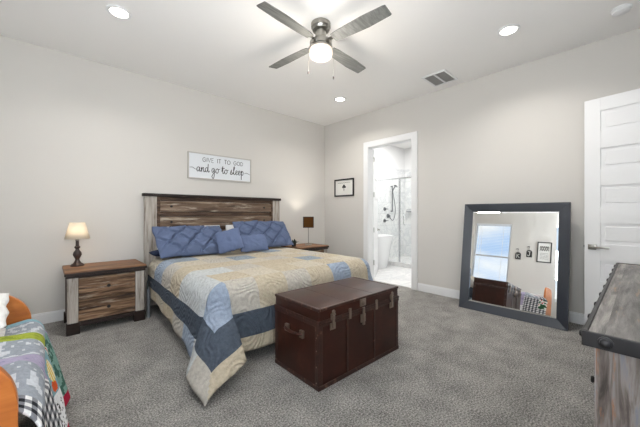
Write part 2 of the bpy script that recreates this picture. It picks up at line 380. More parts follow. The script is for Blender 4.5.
# ------------------------------------------------------------------ doors
def panel_door(name, W_, H_, loc, rz, panels=6):
    """leaf along +x from the hinge; six sunk panels on both faces"""
    d = MB(); th = .04; st = .125; z0, top, rail = .13, .13, .17
    ph = (H_ - z0 - top - rail * (panels - 1)) / panels
    d.box(0, st, 0, th, 0, H_, .002); d.box(W_ - st, W_, 0, th, 0, H_, .002)
    z = 0; zs = []
    for k in range(panels + 1):
        h = z0 if k == 0 else (top if k == panels else rail)
        d.box(st, W_ - st, 0, th, z, z + h)
        z += h
        if k < panels: zs.append((z, z + ph)); z += ph
    for a, bb in zs:
        d.box(st, W_ - st, .010, th - .010, a, bb)
        d.box(st + .035, W_ - st - .035, .004, th - .004, a + .035, bb - .035, .003)
    o = struct(d.build(name, 'white_paint', loc=loc)); o.rotation_euler = (0, 0, rz)
    return o
DW = .815
# bedroom door, open about a hundred degrees into the room, hinge at the right end of the front wall
door = panel_door('door_1', DW, 2.38, (4.062, YF + .022, .012), R(81.3))
hd = MB()
for sgn, y in ((1, .040), (-1, 0.0)):
    yy = (y, y + .012) if sgn > 0 else (y - .012, y)
    hd.box(DW - .095, DW - .030, yy[0], yy[1], .83, .885, .003)
    hd.tube([(DW - .062, y, .858), (DW - .062, y + sgn * .05, .858)], .011, 12)
    hd.box(DW - .20, DW - .05, y + sgn * .05 - .006, y + sgn * .05 + .006, .848, .868, .004)
hd.build('lever_handle', 'nickel', door, True)
MB().box(DW - .001, DW + .002, .010, .030, .81, .905).box(DW, DW + .010, .013, .027, .85, .87).build('latch', 'dark_chrome', door)
# bathroom door leaf swung into the bathroom
door2 = panel_door('door_2', .86, 2.38, (BX0 + .006, DY1 - .034, .012), R(31))
hg = MB()
for z in (.25, .85, 1.5, 2.15):
    g = MB().tube([(-.004, -.004, z), (-.004, -.004, z + .09)], .007, 10).box(0, .035, -.003, 0, z, z + .09); g.build('hinge', 'nickel', door2, True)
MB().box(.765, .83, -.012, 0, .83, .885, .003).tube([(.80, 0, .858), (.80, -.05, .858)], .011, 12).box(.66, .81, -.056, -.044, .848, .868, .004).build('lever_handle', 'nickel', door2, True)

# ------------------------------------------------------------------ bathroom contents
tub = thing('bathtub', 'white freestanding flared bathtub standing on the bathroom tiles beyond the doorway', 'bathtub', (5.48, 4.05, .002))
def ell(prof, rx, ry):
    t = MB(); n = 40; rings = []
    for k, z in prof: rings.append([t.b.verts.new((rx * k * math.cos(2 * PI * i / n), ry * k * math.sin(2 * PI * i / n), z)) for i in range(n)])
    for A, B in zip(rings, rings[1:]):
        for i in range(n): t.b.faces.new((A[i], A[(i + 1) % n], B[(i + 1) % n], B[i]))
    t.b.faces.new(rings[0][::-1]); t.b.faces.new(rings[-1])
    return t
ell([(.66, 0), (.70, .05), (.76, .2), (.84, .4), (.93, .58), (1.0, .69), (1.0, .71), (.95, .712), (.90, .69), (.80, .45), (.68, .22), (.4, .16), (.01, .15)], .46, .40).build('tub_shell', 'white_gloss', tub, True)
MB().lathe([(.022, .16), (.022, .166), (.0, .167)], 16).build('drain', 'chrome', tub, True)
sh = thing('shower_enclosure', 'clear glass shower screen with chrome posts beyond the bathtub', 'shower', (5.95, 0, .002))
MB().box(-.05, .05, 1.6, BY1 - .001, 0, .09, .004).build('curb', 'marble_floor', sh)
MB().box(-.004, .004, 3.71, BY1 - .02, .09, 2.0).build('glass_panel', 'clear_glass', sh)
MB().box(-.004, .004, 2.95, 3.68, .10, 2.0).build('glass_door', 'clear_glass', sh)
MB().box(-.004, .004, 1.62, 2.92, .09, 2.0).build('glass_panel', 'clear_glass', sh)
MB().box(-.016, .016, 3.68, 3.712, .09, 2.02, .003).build('post', 'chrome', sh)
MB().box(-.012, .012, 1.62, BY1 - .02, 2.0, 2.03, .003).build('top_rail', 'chrome', sh)
MB().tube(catmull([(-.004, 3.55, .95), (-.05, 3.55, .96), (-.055, 3.55, 1.06), (-.05, 3.55, 1.16), (-.004, 3.55, 1.17)], 4), .009, 8).build('door_handle', 'chrome', sh, True)
yb = BY1 - .012
hs = thing('hand_shower', 'chrome hand shower hanging on a slide bar on the shower wall', 'shower', (6.80, yb, 0))
MB().tube([(0, -.05, 1.25), (0, -.05, 1.95)], .012, 10).tube([(0, 0, 1.27), (0, -.05, 1.27)], .014, 10).tube([(0, 0, 1.93), (0, -.05, 1.93)], .014, 10).build('slide_bar', 'dark_chrome', hs, True)
MB().tube([(0, -.06, 1.80), (-.02, -.10, 1.86), (-.05, -.17, 1.93)], [.014, .014, .018], 10).lathe([(.0, 0), (.055, .0), (.06, .012), (.03, .03), (.0, .034)], 20, Matrix.Translation((-.06, -.19, 1.92)) @ Matrix.Rotation(R(35), 4, 'X')).build('spray_head', 'dark_chrome', hs, True)
MB().tube(catmull([(0, -.06, 1.80), (.05, -.08, 1.55), (.10, -.08, 1.28), (.05, -.07, 1.08), (.0, -.05, 1.02), (-.01, -.0, 1.08)], 6), .009, 8).build('hose', 'dark_chrome', hs, True)
for i, (x, z, lab) in enumerate(((6.57, 1.325, 'upper chrome shower valve with lever on the marble shower wall'), (6.57, 1.02, 'lower chrome shower valve with lever on the marble shower wall'))):
    v = thing('shower_valve', lab, 'valve', (x - .06, yb, z), 0, 'valves on the shower wall')
    MB().lathe([(.05, 0), (.05, .012), (.02, .016), (.02, .05), (0, .052)], 20, Matrix.Rotation(R(90), 4, 'X')).build('plate', 'dark_chrome', v, True)
    MB().box(-.012, .09, -.062, -.045, -.01, .01, .004).build('lever', 'dark_chrome', v, True)
v = thing('mixer_valve', 'large round chrome mixer plate beside the hand shower hose', 'valve', (6.665, yb, 1.14))
MB().lathe([(.06, 0), (.06, .012), (.03, .018), (.03, .06), (0, .062)], 24, Matrix.Rotation(R(90), 4, 'X')).build('plate', 'dark_chrome', v, True)
MB().box(-.012, .012, -.075, -.058, -.07, .012, .004).build('lever', 'dark_chrome', v, True)
tb = thing('corner_shelf', 'thin chrome shelf on the shower side wall', 'shelf', (BX1 - .012, 4.1, 1.24))
MB().box(-.14, 0, -.25, .25, 0, .03, .008).build('shelf_plate', 'dark_chrome', tb); MB().tube([(-.13, -.24, .03), (-.13, -.24, .07), (-.13, .24, .07), (-.13, .24, .03)], .006, 8).build('rail', 'dark_chrome', tb, True)
area('bathroom_light', (5.9, 3.2, ZC - .02), (0, 0, 0), 1.6, 1.6, BATH_POWER, (1, .99, .97))

# ------------------------------------------------------------------ ceiling lights
def can(x, y, label, lamp=True):
    c = thing('recessed_light', label, 'ceiling light', (x, y, ZC), 0, 'recessed ceiling lights')
    MB().lathe([(.098, -.0005), (.098, -.006), (.090, -.012), (.072, -.010), (.072, -.0005)], 40).build('trim_ring', 'white_paint', c, True)
    MB().lathe([(.071, -.004), (.05, -.007), (.001, -.008)], 40).build('lens', 'lens_glow', c, True)
    l = bpy.data.lights.new('lamp', 'AREA'); l.shape = 'DISK'; l.size = .14; l.energy = CAN_POWER; l.color = (1, .96, .91); l.spread = R(140)
    o = bpy.data.objects.new('lamp', l); C.objects.link(o); o.parent = c; o.location = (0, 0, -.016)
can(.492, 3.207, 'round recessed ceiling light over the nightstand at the upper left')
can(3.386, .864, 'round recessed ceiling light between the air vent and the smoke detector')
can(3.46, 3.233, 'round recessed ceiling light below the fan towards the room corner')
sd = thing('smoke_detector', 'white round smoke detector on the ceiling near the right edge', 'smoke detector', (3.77, .085, ZC))
MB().lathe([(.072, 0), (.072, -.012), (.066, -.016)], 36).build('base', 'white_paint', sd, True)
MB().lathe([(.064, -.014), (.060, -.034), (.04, -.042), (.0, -.043)], 36).build('cover', 'white_paint', sd, True)
vt = thing('air_vent', 'white rectangular air vent with two slatted panels in the ceiling', 'vent', (3.915, 1.81, ZC))
f = MB(); X, Y = .20, .165
f.box(-X, X, -Y, -Y + .03, -.012, 0, .003).box(-X, X, Y - .03, Y, -.012, 0, .003).box(-X, -X + .03, -Y + .03, Y - .03, -.012, 0, .003).box(X - .03, X, -Y + .03, Y - .03, -.012, 0, .003).box(-X + .03, X - .03, -.012, .012, -.012, 0, .003)
f.build('frame', 'white_paint', vt)
MB().box(-X + .03, X - .03, -Y + .03, Y - .03, -.003, 0).build('backing', 'vent_dark', vt)
for y0, y1 in ((-Y + .03, -.012), (.012, Y - .03)):
    g = MB()
    for k in range(13):
        x = -X + .045 + k * (2 * X - .09) / 12
        g.box(-.001, .001, y0, y1, -.007, .007, M=Matrix.Translation((x, 0, -.007)) @ Matrix.Rotation(R(40), 4, 'Y'))
    g.build('louvre_panel', 'vent_dark', vt)

# ------------------------------------------------------------------ ceiling fan
fan = thing('ceiling_fan', 'brushed nickel ceiling fan with four grey blades and a glowing globe', 'ceiling fan', (1.945, 2.07, ZC))
MB().lathe([(.088, 0), (.094, -.006), (.094, -.045), (.088, -.05), (.08, -.072), (.045, -.082), (.0, -.083)], 40).build('canopy', 'nickel', fan, True)
MB().lathe([(.05, -.075), (.05, -.15), (.062, -.155), (.062, -.172), (.05, -.176)], 32).build('stem', 'nickel', fan, True)
MB().lathe([(.06, -.165), (.095, -.172), (.108, -.185), (.108, -.225), (.100, -.232), (.03, -.235)], 40).build('motor', 'nickel', fan, True)
MB().lathe([(.106, -.232), (.112, -.236), (.112, -.25), (.106, -.252)], 40).build('globe_ring', 'nickel', fan, True)
MB().lathe([(.106, -.25), (.113, -.265), (.113, -.298), (.104, -.322), (.08, -.338), (.045, -.346), (.0, -.348)], 40).build('globe', 'globe_glow', fan, True)
for k in range(4):
    M = Matrix.Rotation(R(6 + 90 * k), 4, 'Z') @ Matrix.Translation((0, 0, -.195)) @ Matrix.Rotation(R(-11), 4, 'X')
    out = [(.15, -.045), (.22, -.055), (.50, -.068), (.70, -.062), (.718, -.056), (.722, .05), (.71, .056), (.50, .070), (.22, .060), (.15, .048)]
    MB().prism(out, -.004, .004, 'z', M, .0015).build('blade', 'blade_wood', fan)
    br = fan.children[-1] if False else None
    MB().box(.09, .20, -.018, .018, .004, .010, .002, M=M).box(.17, .22, -.035, .035, .004, .009, .002, M=M).box(.075, .11, -.014, .014, -.012, .010, .002, M=M).build('blade_bracket', 'nickel', fan)
for dx, dy, l in ((-.05, .035, .47), (.035, -.05, .52)):
    p = MB().tube([(dx * 1.9, dy * 1.9, -.235), (dx * 2, dy * 2, -.30), (dx * 2.0, dy * 2.0, -l)], .0016, 6).build('pull_chain', 'nickel', fan)
    MB().lathe([(.001, 0), (.006, -.006), (.006, -.025), (.002, -.032)], 12, Matrix.Translation((dx * 2, dy * 2, -l))).build('knob', 'lamp_dark', p, True)
l = bpy.data.lights.new('lamp', 'POINT'); l.energy = FAN_POWER; l.shadow_soft_size = .2; l.color = (1, .93, .84)
o = bpy.data.objects.new('lamp', l); C.objects.link(o); o.parent = fan; o.location = (0, 0, -.48)

# ------------------------------------------------------------------ wall art
sg = thing('wall_sign', 'long white framed sign with handwritten lettering on the wall above the headboard', 'sign', (2.03, YB, 1.925))
hw, hh = .515, .195
MB().box(-hw + .012, hw - .012, -.014, 0, -hh + .012, hh - .012).build('board', 'sign_board', sg)
MB().box(-hw, hw, -.026, 0, hh - .014, hh).box(-hw, hw, -.026, 0, -hh, -hh + .014).box(-hw, -hw + .014, -.026, 0, -hh + .014, hh - .014).box(hw - .014, hw, -.026, 0, -hh + .014, hh - .014).build('frame', 'sign_frame', sg)
CAPS = {'G': [[(.9, .82), (.5, 1), (.1, .75), (.05, .4), (.3, .03), (.7, .05), (.92, .3), (.92, .48), (.55, .48)]], 'I': [[(.15, 0), (.15, 1)]],
        'V': [[(0, 1), (.42, 0), (.85, 1)]], 'E': [[(.65, 1), (.08, 1), (.08, 0), (.65, 0)], [(.08, .52), (.55, .52)]],
        'T': [[(0, 1), (.8, 1)], [(.4, 1), (.4, 0)]], 'O': [[(.5, 1), (.12, .8), (.03, .45), (.2, .1), (.5, 0), (.8, .1), (.97, .45), (.88, .8), (.5, 1)]],
        'D': [[(.1, 0), (.1, 1), (.5, .97), (.85, .7), (.85, .3), (.5, .03), (.1, 0)]]}
ADV = {'G': 1.1, 'I': .42, 'V': 1.0, 'E': .85, 'T': .95, 'O': 1.15, 'D': 1.1, ' ': .55}
def caps(mb, text, x, z, h, y, r, mirror=1):
    for ch in text:
        for st in CAPS.get(ch, []):
            pts = [(x + mirror * a * h * .8, y, z + b_ * h) for a, b_ in st]
            mb.tube(catmull(pts, 4) if ch in 'GO' else pts, r, 6)
        x += mirror * ADV[ch] * h * .86
    return x
wx = -.30
for word in 'GIVE IT TO GOD'.split():
    lt = MB(); wx = caps(lt, word, wx, .070, .062, -.0145, .0036) + .045
    lt.build('capital_word', 'ink', sg)
SCR = {  # handwriting strokes, x-height 1
 'a': ([[(.75, .85), (.4, 1), (.08, .6), (.2, .08), (.5, .15), (.75, .7), (.8, .95), (.75, .3), (.9, .02), (1.15, .3)]], 1.1),
 'n': ([[(.05, .5), (.2, .95), (.22, .0), (.3, .5), (.6, 1), (.75, .7), (.75, .1), (.95, .02), (1.15, .3)]], 1.1),
 'd': ([[(.75, .85), (.4, 1), (.08, .6), (.2, .08), (.5, .15), (.75, .9), (.84, 1.85), (.78, .4), (.95, .02), (1.2, .35)]], 1.2),
 'g': ([[(.75, .85), (.4, 1), (.08, .6), (.2, .1), (.5, .2), (.75, .95), (.72, -.6), (.45, -1.3), (.1, -.9), (.5, -.2), (1.1, .3)]], 1.1),
 'o': ([[(.5, 1), (.1, .7), (.15, .1), (.5, .0), (.8, .5), (.55, 1.0), (.7, .85), (1.15, .9)]], 1.1),
 't': ([[(.1, .4), (.4, 1.7), (.38, .3), (.55, .0), (.85, .4)], [(.05, 1.15), (.9, 1.25)]], .85),
 's': ([[(.0, .1), (.45, 1.1), (.4, .75), (.65, .25), (.35, -.02), (.1, .15), (.6, .05), (.95, .35)]], .9),
 'l': ([[(.0, .2), (.45, 1.6), (.4, 1.9), (.2, 1.6), (.22, .3), (.45, .0), (.75, .35)]], .7),
 'e': ([[(.0, .3), (.5, .6), (.55, .95), (.25, .95), (.12, .4), (.35, .0), (.85, .35)]], .8),
 'p': ([[(.05, .5), (.25, 1.0), (.22, -1.1), (.25, .4), (.55, 1.0), (.85, .6), (.6, .05), (.3, .2)]], 1.0)}
def script(mb, text, x, z, h, y, r):
    for ch in text:
        if ch == ' ': x += .45 * h; continue
        st, adv = SCR[ch]
        for s_ in st: mb.tube(catmull([(x + a * h * .85, y, z + b_ * h) for a, b_ in s_], 5), r, 6)
        x += adv * h * .85
    return x
sx = sum(.45 if c_ == ' ' else SCR[c_][1] * .85 for c_ in 'and go to sleep') * .068
wx = -sx / 2 - .005
for word in 'and go to sleep'.split():
    lt = MB(); wx = script(lt, word, wx, -.085, .068, -.0145, .0052) + .45 * .068
    lt.build('script_word', 'ink', sg)
MB().tube(catmull([(-.49, -.0145, -.035), (-.45, -.0145, -.03), (-.41, -.0145, -.052), (-.375, -.0145, -.055)], 5), .0035, 6).build('flourish', 'ink', sg)
MB().tube(catmull([(.39, -.0145, -.055), (.42, -.0145, -.04), (.46, -.0145, -.05), (.49, -.0145, -.065)], 5), .0035, 6).build('flourish', 'ink', sg)

pf = thing('picture_frame', 'small black framed print on the wall beside the bathroom doorway', 'picture', (XR, 3.898, 1.717))
a, bz, fw = .255, .172, .028
MB().box(-.022, 0, -a, a, bz - fw, bz, .003).box(-.022, 0, -a, a, -bz, -bz + fw, .003).box(-.022, 0, -a, -a + fw, -bz + fw, bz - fw, .003).box(-.022, 0, a - fw, a, -bz + fw, bz - fw, .003).build('frame', 'black', pf)
MB().box(-.010, 0, -a + fw, a - fw, -bz + fw, bz - fw).build('print', 'paper', pf)
g = MB()
g.tube([(-.0105, 0, -.06), (-.0105, 0, .01)], .006, 6)
for dy, dz, rr in ((0, .035, .026), (-.03, .012, .02), (.03, .012, .02), (0, .01, .02)): g.lathe([(rr, -.001), (rr, .001), (0, .0012)], 16, Matrix.Translation((-.0105, dy, dz)) @ Matrix.Rotation(R(90), 4, 'Y'))
g.build('tree_drawing', 'ink', pf)
MB().tube([(-.0105, -.16 + k * .02, .094 + (.006 if k % 2 else -.004)) for k in range(17)], .0028, 5).build('caption', 'ink', pf)

# ------------------------------------------------------------------ things on the left wall (seen in the mirror)
def wall_tag(y, z, letter, label):
    t_ = thing('letter_tag', label, 'wall decor', (XL, y, z), 0, 'letter tags on the left wall'); t_.scale = (1, .82, .86)
    poly = [(-.075, -.11), (.075, -.11), (.075, .06), (.04, .10), (-.04, .10), (-.075, .06)]
    MB().prism(poly, .001, .016, 'x', None, .002).build('plaque', 'black', t_)
    L = MB()
    def st(*p): L.tube([(.018, -u, v) for u, v in p], .008, 6)     # u runs to the reader's right
    if letter == 'J': st((-.035, .05), (.035, .05)); L.tube(catmull([(.018, -.012, .05), (.018, -.012, -.05), (.018, .02, -.075), (.018, .04, -.045)], 5), .008, 6)
    else: st((-.03, .055), (-.03, -.075)); st((.04, .055), (-.03, -.01)); st((-.015, .0), (.045, -.075))
    L.build('letter', 'paper', t_)
    MB().tube(catmull([(.008, 0, .10), (.012, .01, .16), (.02, 0, .19)], 5), .004, 6).build('cord', 'black', t_)
    MB().tube(catmull([(.001, 0, .20), (.05, 0, .20), (.06, 0, .185)], 5), .006, 8).tube(catmull([(.002, .07, .195), (.012, .02, .215), (.012, 0, .20)], 4), .007, 6).build('hook', 'black_iron', t_, True)
wall_tag(2.105, 1.60, 'K', 'dark letter tag nearer the window, reflected at the left of the pair')
wall_tag(1.865, 1.68, 'J', 'dark letter tag nearer the framed poster, reflected at the right of the pair')
pp = thing('framed_poster', 'black framed poster with dark lettering, reflected at the right of the mirror', 'poster', (XL, 1.555, 1.74))
a, bz, fw = .148, .26, .022
MB().box(0, .022, -a, a, bz - fw, bz, .003).box(0, .022, -a, a, -bz, -bz + fw, .003).box(0, .022, -a, -a + fw, -bz + fw, bz - fw, .003).box(0, .022, a - fw, a, -bz + fw, bz - fw, .003).build('frame', 'black', pp)
MB().box(0, .010, -a + fw, a - fw, -bz + fw, bz - fw).build('print', 'paper', pp)
g = MB()
for z, n in ((.12, 5), (.06, 4)):
    g.tube(catmull([(.0105, .09 - k * .18 / (2 * n), z + (.035 if k % 2 else -.025)) for k in range(2 * n + 1)], 3), .006, 6)
for k in range(5): g.tube(catmull([(.0105, .08 - j * .02, -.03 - k * .035 + (.006 if j % 2 else -.006)) for j in range(9)], 2), .0025, 5)
g.build('lettering', 'ink', pp)
def blind(y0, y1, z0, z1, label):
    bl = thing('window_blind', label, 'blind', (XL, (y0 + y1) / 2, z1))
    h = (y1 - y0) / 2 - .01; H_ = z1 - z0
    MB().box(-.045, -.005, -h, h, -.045, -.002, .003).build('headrail', 'blind_white', bl)
    g = MB(); n = int((H_ - .09) / .044)
    for k in range(n): g.box(-.022, .022, -h, h, -.0012, .0012, M=Matrix.Translation((-.025, 0, -.07 - k * .044)) @ Matrix.Rotation(R(8), 4, 'Y'))
    g.build('slats', 'blind_white', bl)
    MB().box(-.04, -.01, -h, h, -H_ + .004, -H_ + .022, .003).build('bottom_rail', 'blind_white', bl)
    MB().tube([(-.003, h - .12, -.03), (.004, h - .12, -.75)], .004, 6).build('tilt_wand', 'blind_white', bl)
    g = MB()
    for y in (-h * .6, h * .6): g.box(-.004, -.002, y - .004, y + .004, -H_ + .02, -.04)
    g.build('ladder_cord', 'blind_white', bl)
blind(2.30, 3.22, .60, 2.46, 'white slatted blind in the window reflected in the leaning mirror')

# ------------------------------------------------------------------ leaning mirror
ML, MH, tilt = 1.092, 1.352, R(8.5)
mr = thing('floor_mirror', 'large dark framed mirror leaning against the right wall', 'mirror', (3.93, 1.018, .001))
MM = Matrix.Rotation(tilt, 4, 'Y')        # local: face towards -x, up along z
hw = ML / 2; fw = .10
def mitre(pts):      # frame member: outer edge, inner edge; sloped face
    pass
fr = [((-hw, 0), (hw, 0), (hw - fw, fw), (-hw + fw, fw)), ((hw, 0), (hw, MH), (hw - fw, MH - fw), (hw - fw, fw)),
      ((hw, MH), (-hw, MH), (-hw + fw, MH - fw), (hw - fw, MH - fw)), ((-hw, MH), (-hw, 0), (-hw + fw, fw), (-hw + fw, MH - fw))]
g = MB()
for q in fr:
    t_ = bmesh.new()
    X = [(0.0, 0.0), (0.0, 0.0), (.022, .022), (.022, .022)]
    f_ = [t_.verts.new((x[0], p[0], p[1])) for p, x in zip(q, X)]
    k_ = [t_.verts.new((.05, p[0], p[1])) for p in q]
    t_.faces.new(f_); t_.faces.new(k_[::-1])
    for i in range(4): t_.faces.new((f_[i], k_[i], k_[(i + 1) % 4], f_[(i + 1) % 4]))
    bmesh.ops.recalc_face_normals(t_, faces=t_.faces)
    bmesh.ops.bevel(t_, geom=t_.edges[:], offset=.002, segments=1, affect='EDGES')
    g._merge(t_, MM)
g.build('frame', 'mirror_frame', mr)
bv = .016
MB().box(.026, .030, -hw + fw + bv, hw - fw - bv, fw + bv, MH - fw - bv, M=MM).build('glass', 'mirror_glass', mr)
g = MB(); t_ = bmesh.new()
O_ = [(-hw + fw - .004, fw - .004), (hw - fw + .004, fw - .004), (hw - fw + .004, MH - fw + .004), (-hw + fw - .004, MH - fw + .004)]
I_ = [(-hw + fw + bv, fw + bv), (hw - fw - bv, fw + bv), (hw - fw - bv, MH - fw - bv), (-hw + fw + bv, MH - fw - bv)]
vo = [t_.verts.new((.0286, a_, b_)) for a_, b_ in O_]; vi = [t_.verts.new((.026, a_, b_)) for a_, b_ in I_]
for k in range(4): t_.faces.new((vo[k], vo[(k + 1) % 4], vi[(k + 1) % 4], vi[k]))
g._merge(t_, MM); g.build('glass_bevel', 'mirror_glass', mr)
MB().box(.031, .046, -hw + fw - .012, hw - fw + .012, fw - .012, MH - fw + .012, M=MM).build('backing', 'black', mr)
MB().box(.05, .075, -.03, .03, MH - .5, MH - .05, .003, M=MM).tube([(.285, 0, .004), (.262, 0, .55), (.24, 0, 1.15)], .012, 8).build('easel_strut', 'black', mr)

# ------------------------------------------------------------------ bed
BX, BYF, BTOP = 1.965, 2.22, .645       # centre x, foot y, mattress top
bed = thing('bed_frame', 'dark wood bed frame with a tall weathered plank headboard', 'bed', (BX, 4.35, 0))
hb = 1.065; hs0 = .045
for s_ in (-1, 1):
    x0, x1 = sorted((s_ * (hb), s_ * (hb - .145))); x0 += hs0; x1 += hs0
    MB().box(x0, x1, 0, .055, 0, 1.44, .005).build('headboard_post', 'whitewash', bed)['label'] = 'whitewashed post'
    x0, x1 = sorted((s_ * (hb - .145), s_ * (hb - .185))); x0 += hs0; x1 += hs0
    MB().box(x0, x1, .002, .05, .15, 1.44, .003).build('headboard_stile', 'dark_plank', bed)
MB().box(-hb - .02 + hs0, hb + .02 + hs0, -.018, .07, 1.44, 1.48, .006).build('headboard_cap', 'espresso', bed)
xi = hb - .185
z = 1.44
for k, (hgt, dep, mt) in enumerate(((.055, .012, 'dark_plank'), (.148, .0, 'plank_brown'), (.066, .014, 'dark_plank'), (.148, 0, 'plank_brown'), (.066, .014, 'dark_plank'), (.148, 0, 'plank_brown'), (.066, .014, 'dark_plank'), (.148, 0, 'plank_brown'), (.2, .014, 'dark_plank'))):
    MB().box(-xi + hs0, xi + hs0, dep, .045, z - hgt + .002, z - .002, .003).build('headboard_plank', mt, bed)
    if dep == 0:
        for s_ in (-1, 1):
            MB().lathe([(.016, 0), (.015, .008), (.008, .014), (0, .015)], 14, Matrix.Translation((s_ * (xi - .14) + hs0, 0, z - hgt / 2)) @ Matrix.Rotation(R(90), 4, 'X')).build('bolt', 'black_iron', bed, True)
    z -= hgt
Lb = 4.35 - BYF
for s_ in (-1, 1):
    x0, x1 = sorted((s_ * .96, s_ * .99)); MB().box(x0, x1, -Lb + .05, 0, .15, .34, .004).build('side_rail', 'espresso', bed)
    x0, x1 = sorted((s_ * .91, s_ * .99)); MB().box(x0, x1, -Lb, -Lb + .08, 0, .36, .005).build('foot_post', 'espresso', bed)
MB().box(-.91, .91, -Lb + .01, -Lb + .05, .07, .34, .004).box(-.91, .91, -Lb - .004, -Lb + .052, .07, .11, .004).build('foot_rail', 'espresso', bed)
sl = MB()
for k in range(9): y = -.15 - k * (Lb - .35) / 8; sl.box(-.96, .96, y - .04, y + .04, .23, .25)
sl.build('slats', 'espresso', bed)
mt = MB().box(BX - .955, BX + .955, BYF + .06, 4.33, .25, BTOP - .004, .11, 5).build('mattress', 'mattress_cloth', None, True)
tag(mt, 'thick mattress under the patchwork quilt on the wooden bed frame', 'mattress')

# quilt
HW = 1.02; OV = .54; OF = .50; RND = .13
QY1 = 4.12
NS = 140; ds = (2 * HW + 2 * OV) / NS
LT = QY1 - BYF + OF; NT = 108
def prof(q):
    """length past the edge -> (outward, drop)"""
    if q <= -RND: return 0, 0
    L = RND * PI / 2
    if q + RND < L:
        a = (q + RND) / RND; return RND * math.sin(a) - RND, RND * (1 - math.cos(a))
    return 0, RND + (q + RND - L)
def qpos(s, t):
    # s: across from centre, t: from foot edge (negative hangs over the foot)
    sgn = -1 if s < 0 else 1
    a = abs(s) - HW; b = -t
    x = BX + s; y = BYF + t
    nz = noise.noise((s * 2.1, t * 2.1, .3)) * .010 + noise.noise((s * 9, t * 9, 1.3)) * .004
    if a <= -RND and b <= -RND: return (x, y, BTOP + nz + .006)
    back = max(0, min(1, t / 1.9))          # 0 at foot, 1 at pillows
    def side(a_, sgn_):
        k = (1 - .36 * back) if sgn_ < 0 else 1 - .2 * back
        a2 = a_ * k if a_ > 0 else a_
        o, d = prof(a2)
        fl = max(0, a2) * (.06 + .13 * (1 - back) ** 2)
        fl += max(0, a2) * .018 * math.sin(t * 13 + sgn_)
        return o + max(fl, -.02), d
    if b <= -RND:
        o, d = side(a, sgn); return (BX + sgn * (HW + o), y, BTOP - d + nz * .3 + .006)
    if a <= -RND:
        o, d = prof(b); fl = max(0, b) * (.11 + .06 * math.sin(s * 8.0) * (1 - max(0, a + .4)))
        return (x, BYF - o - fl, BTOP - d + nz * .3 + .006)
    # corner: cloth hangs as a folded cone from the bed corner
    A, B = a + RND, b + RND
    r = math.hypot(A, B); ph = math.atan2(max(B, 1e-6), max(A, 1e-6)); u = ph / (PI / 2)
    psi = PI / 2 * u ** .55
    arc_r = min(r, RND * PI / 2); th = arc_r / RND
    o = RND * math.sin(th); d = RND * (1 - math.cos(th)); rest = r - arc_r
    bulge = math.sin(2 * ph)
    K_ = [(0, .14, 0), (.25, .56, 33), (.5, .72, 58), (.76, .60, 89), (.9, .30, 92), (1, .12, 90)]
    for (u0, k0, p0), (u1, k1, p1) in zip(K_, K_[1:]):
        if u <= u1 + 1e-6:
            w_ = (u - u0) / (u1 - u0); w_ = w_ * w_ * (3 - 2 * w_) * .5 + w_ * .5
            k = k0 + (k1 - k0) * w_; psi = R(p0 + (p1 - p0) * w_); break
    if sgn > 0: k *= .55
    k *= min(1, .35 + rest / .35)
    drop = math.sqrt(max(.1, 1 - k * k))
    o += rest * k; d += rest * drop
    zc = BTOP - d + .006
    return (BX + sgn * (HW - RND + o * math.cos(psi)), BYF + RND - o * math.sin(psi), max(zc, .012 + .01 * abs(math.sin(9 * u))))
SS = [-HW - OV + i * ds for i in range(NS + 1)]; TT = [-OF + j * LT / NT for j in range(NT + 1)]
g = MB(); V = [[g.b.verts.new(qpos(s_, t_)) for t_ in TT] for s_ in SS]
cells = []
for i in range(NS):
    for j in range(NT): g.b.faces.new((V[i][j], V[i + 1][j], V[i + 1][j + 1], V[i][j + 1])); cells.append(((SS[i] + SS[i + 1]) / 2, (TT[j] + TT[j + 1]) / 2))
quilt = g.build('quilt', 'quilt', None, 'all')
tag(quilt, 'cream, tan and blue patchwork quilt with a slate border draped over the bed', 'quilt')
CR, TN, PW, MBL, LB, GB, SL, WG = (198, 190, 174), (191, 180, 159), (194, 198, 199), (150, 163, 182), (156, 169, 187), (146, 157, 168), (78, 87, 99), (188, 183, 174)
FIN = .20; BND = .38
LAY = {0: [MBL, PW, PW, TN, WG, LB, CR, CR], 1: [WG, TN, PW, TN, CR, GB, CR, TN], 2: [TN, CR, WG, TN, WG, CR, TN, CR], 3: [WG, TN, TN, CR, GB, TN, WG, CR],
       4: [TN, CR, TN, WG, TN, CR, TN, WG], 5: [MBL, TN, GB, TN, CR, GB, WG, TN], 6: [TN, CR, TN, WG, TN, CR, TN, CR], 7: [MBL, WG, CR, TN, WG, TN, LB, CR]}
BORD = [TN, TN, LB, CR, TN, WG, LB, CR]
def qcol(idx):
    s_, t_ = cells[idx]
    a = abs(s_) - HW; b = -t_
    e = max(a - FIN, b - FIN)
    j_ = .5 + .5 * noise.noise((s_ * 40, t_ * 40, 2.2))
    if e < 0:
        i = int((s_ + HW + FIN) / .3); j = int((t_ + FIN) / .3)
        c_ = LAY[max(0, min(7, i))][max(0, min(7, j))]
        amp = 10
    elif e < BND - FIN: c_ = SL; amp = 10
    else:
        if a - FIN > b - FIN:
            c_ = [WG, PW, LB, WG, TN, CR, TN][int((t_ + OF) / .33) % 7] if s_ < 0 else BORD[int((t_ + OF) / .33) % 8]
        else: c_ = BORD[int((s_ + HW + OV) / .55) % 8]
        amp = 14
    return tuple(max(0, min(255, v + (j_ - .5) * amp)) for v in c_)
paint(quilt, qcol)
md = quilt.modifiers.new('thickness', 'SOLIDIFY'); md.thickness = .010; md.offset = 1

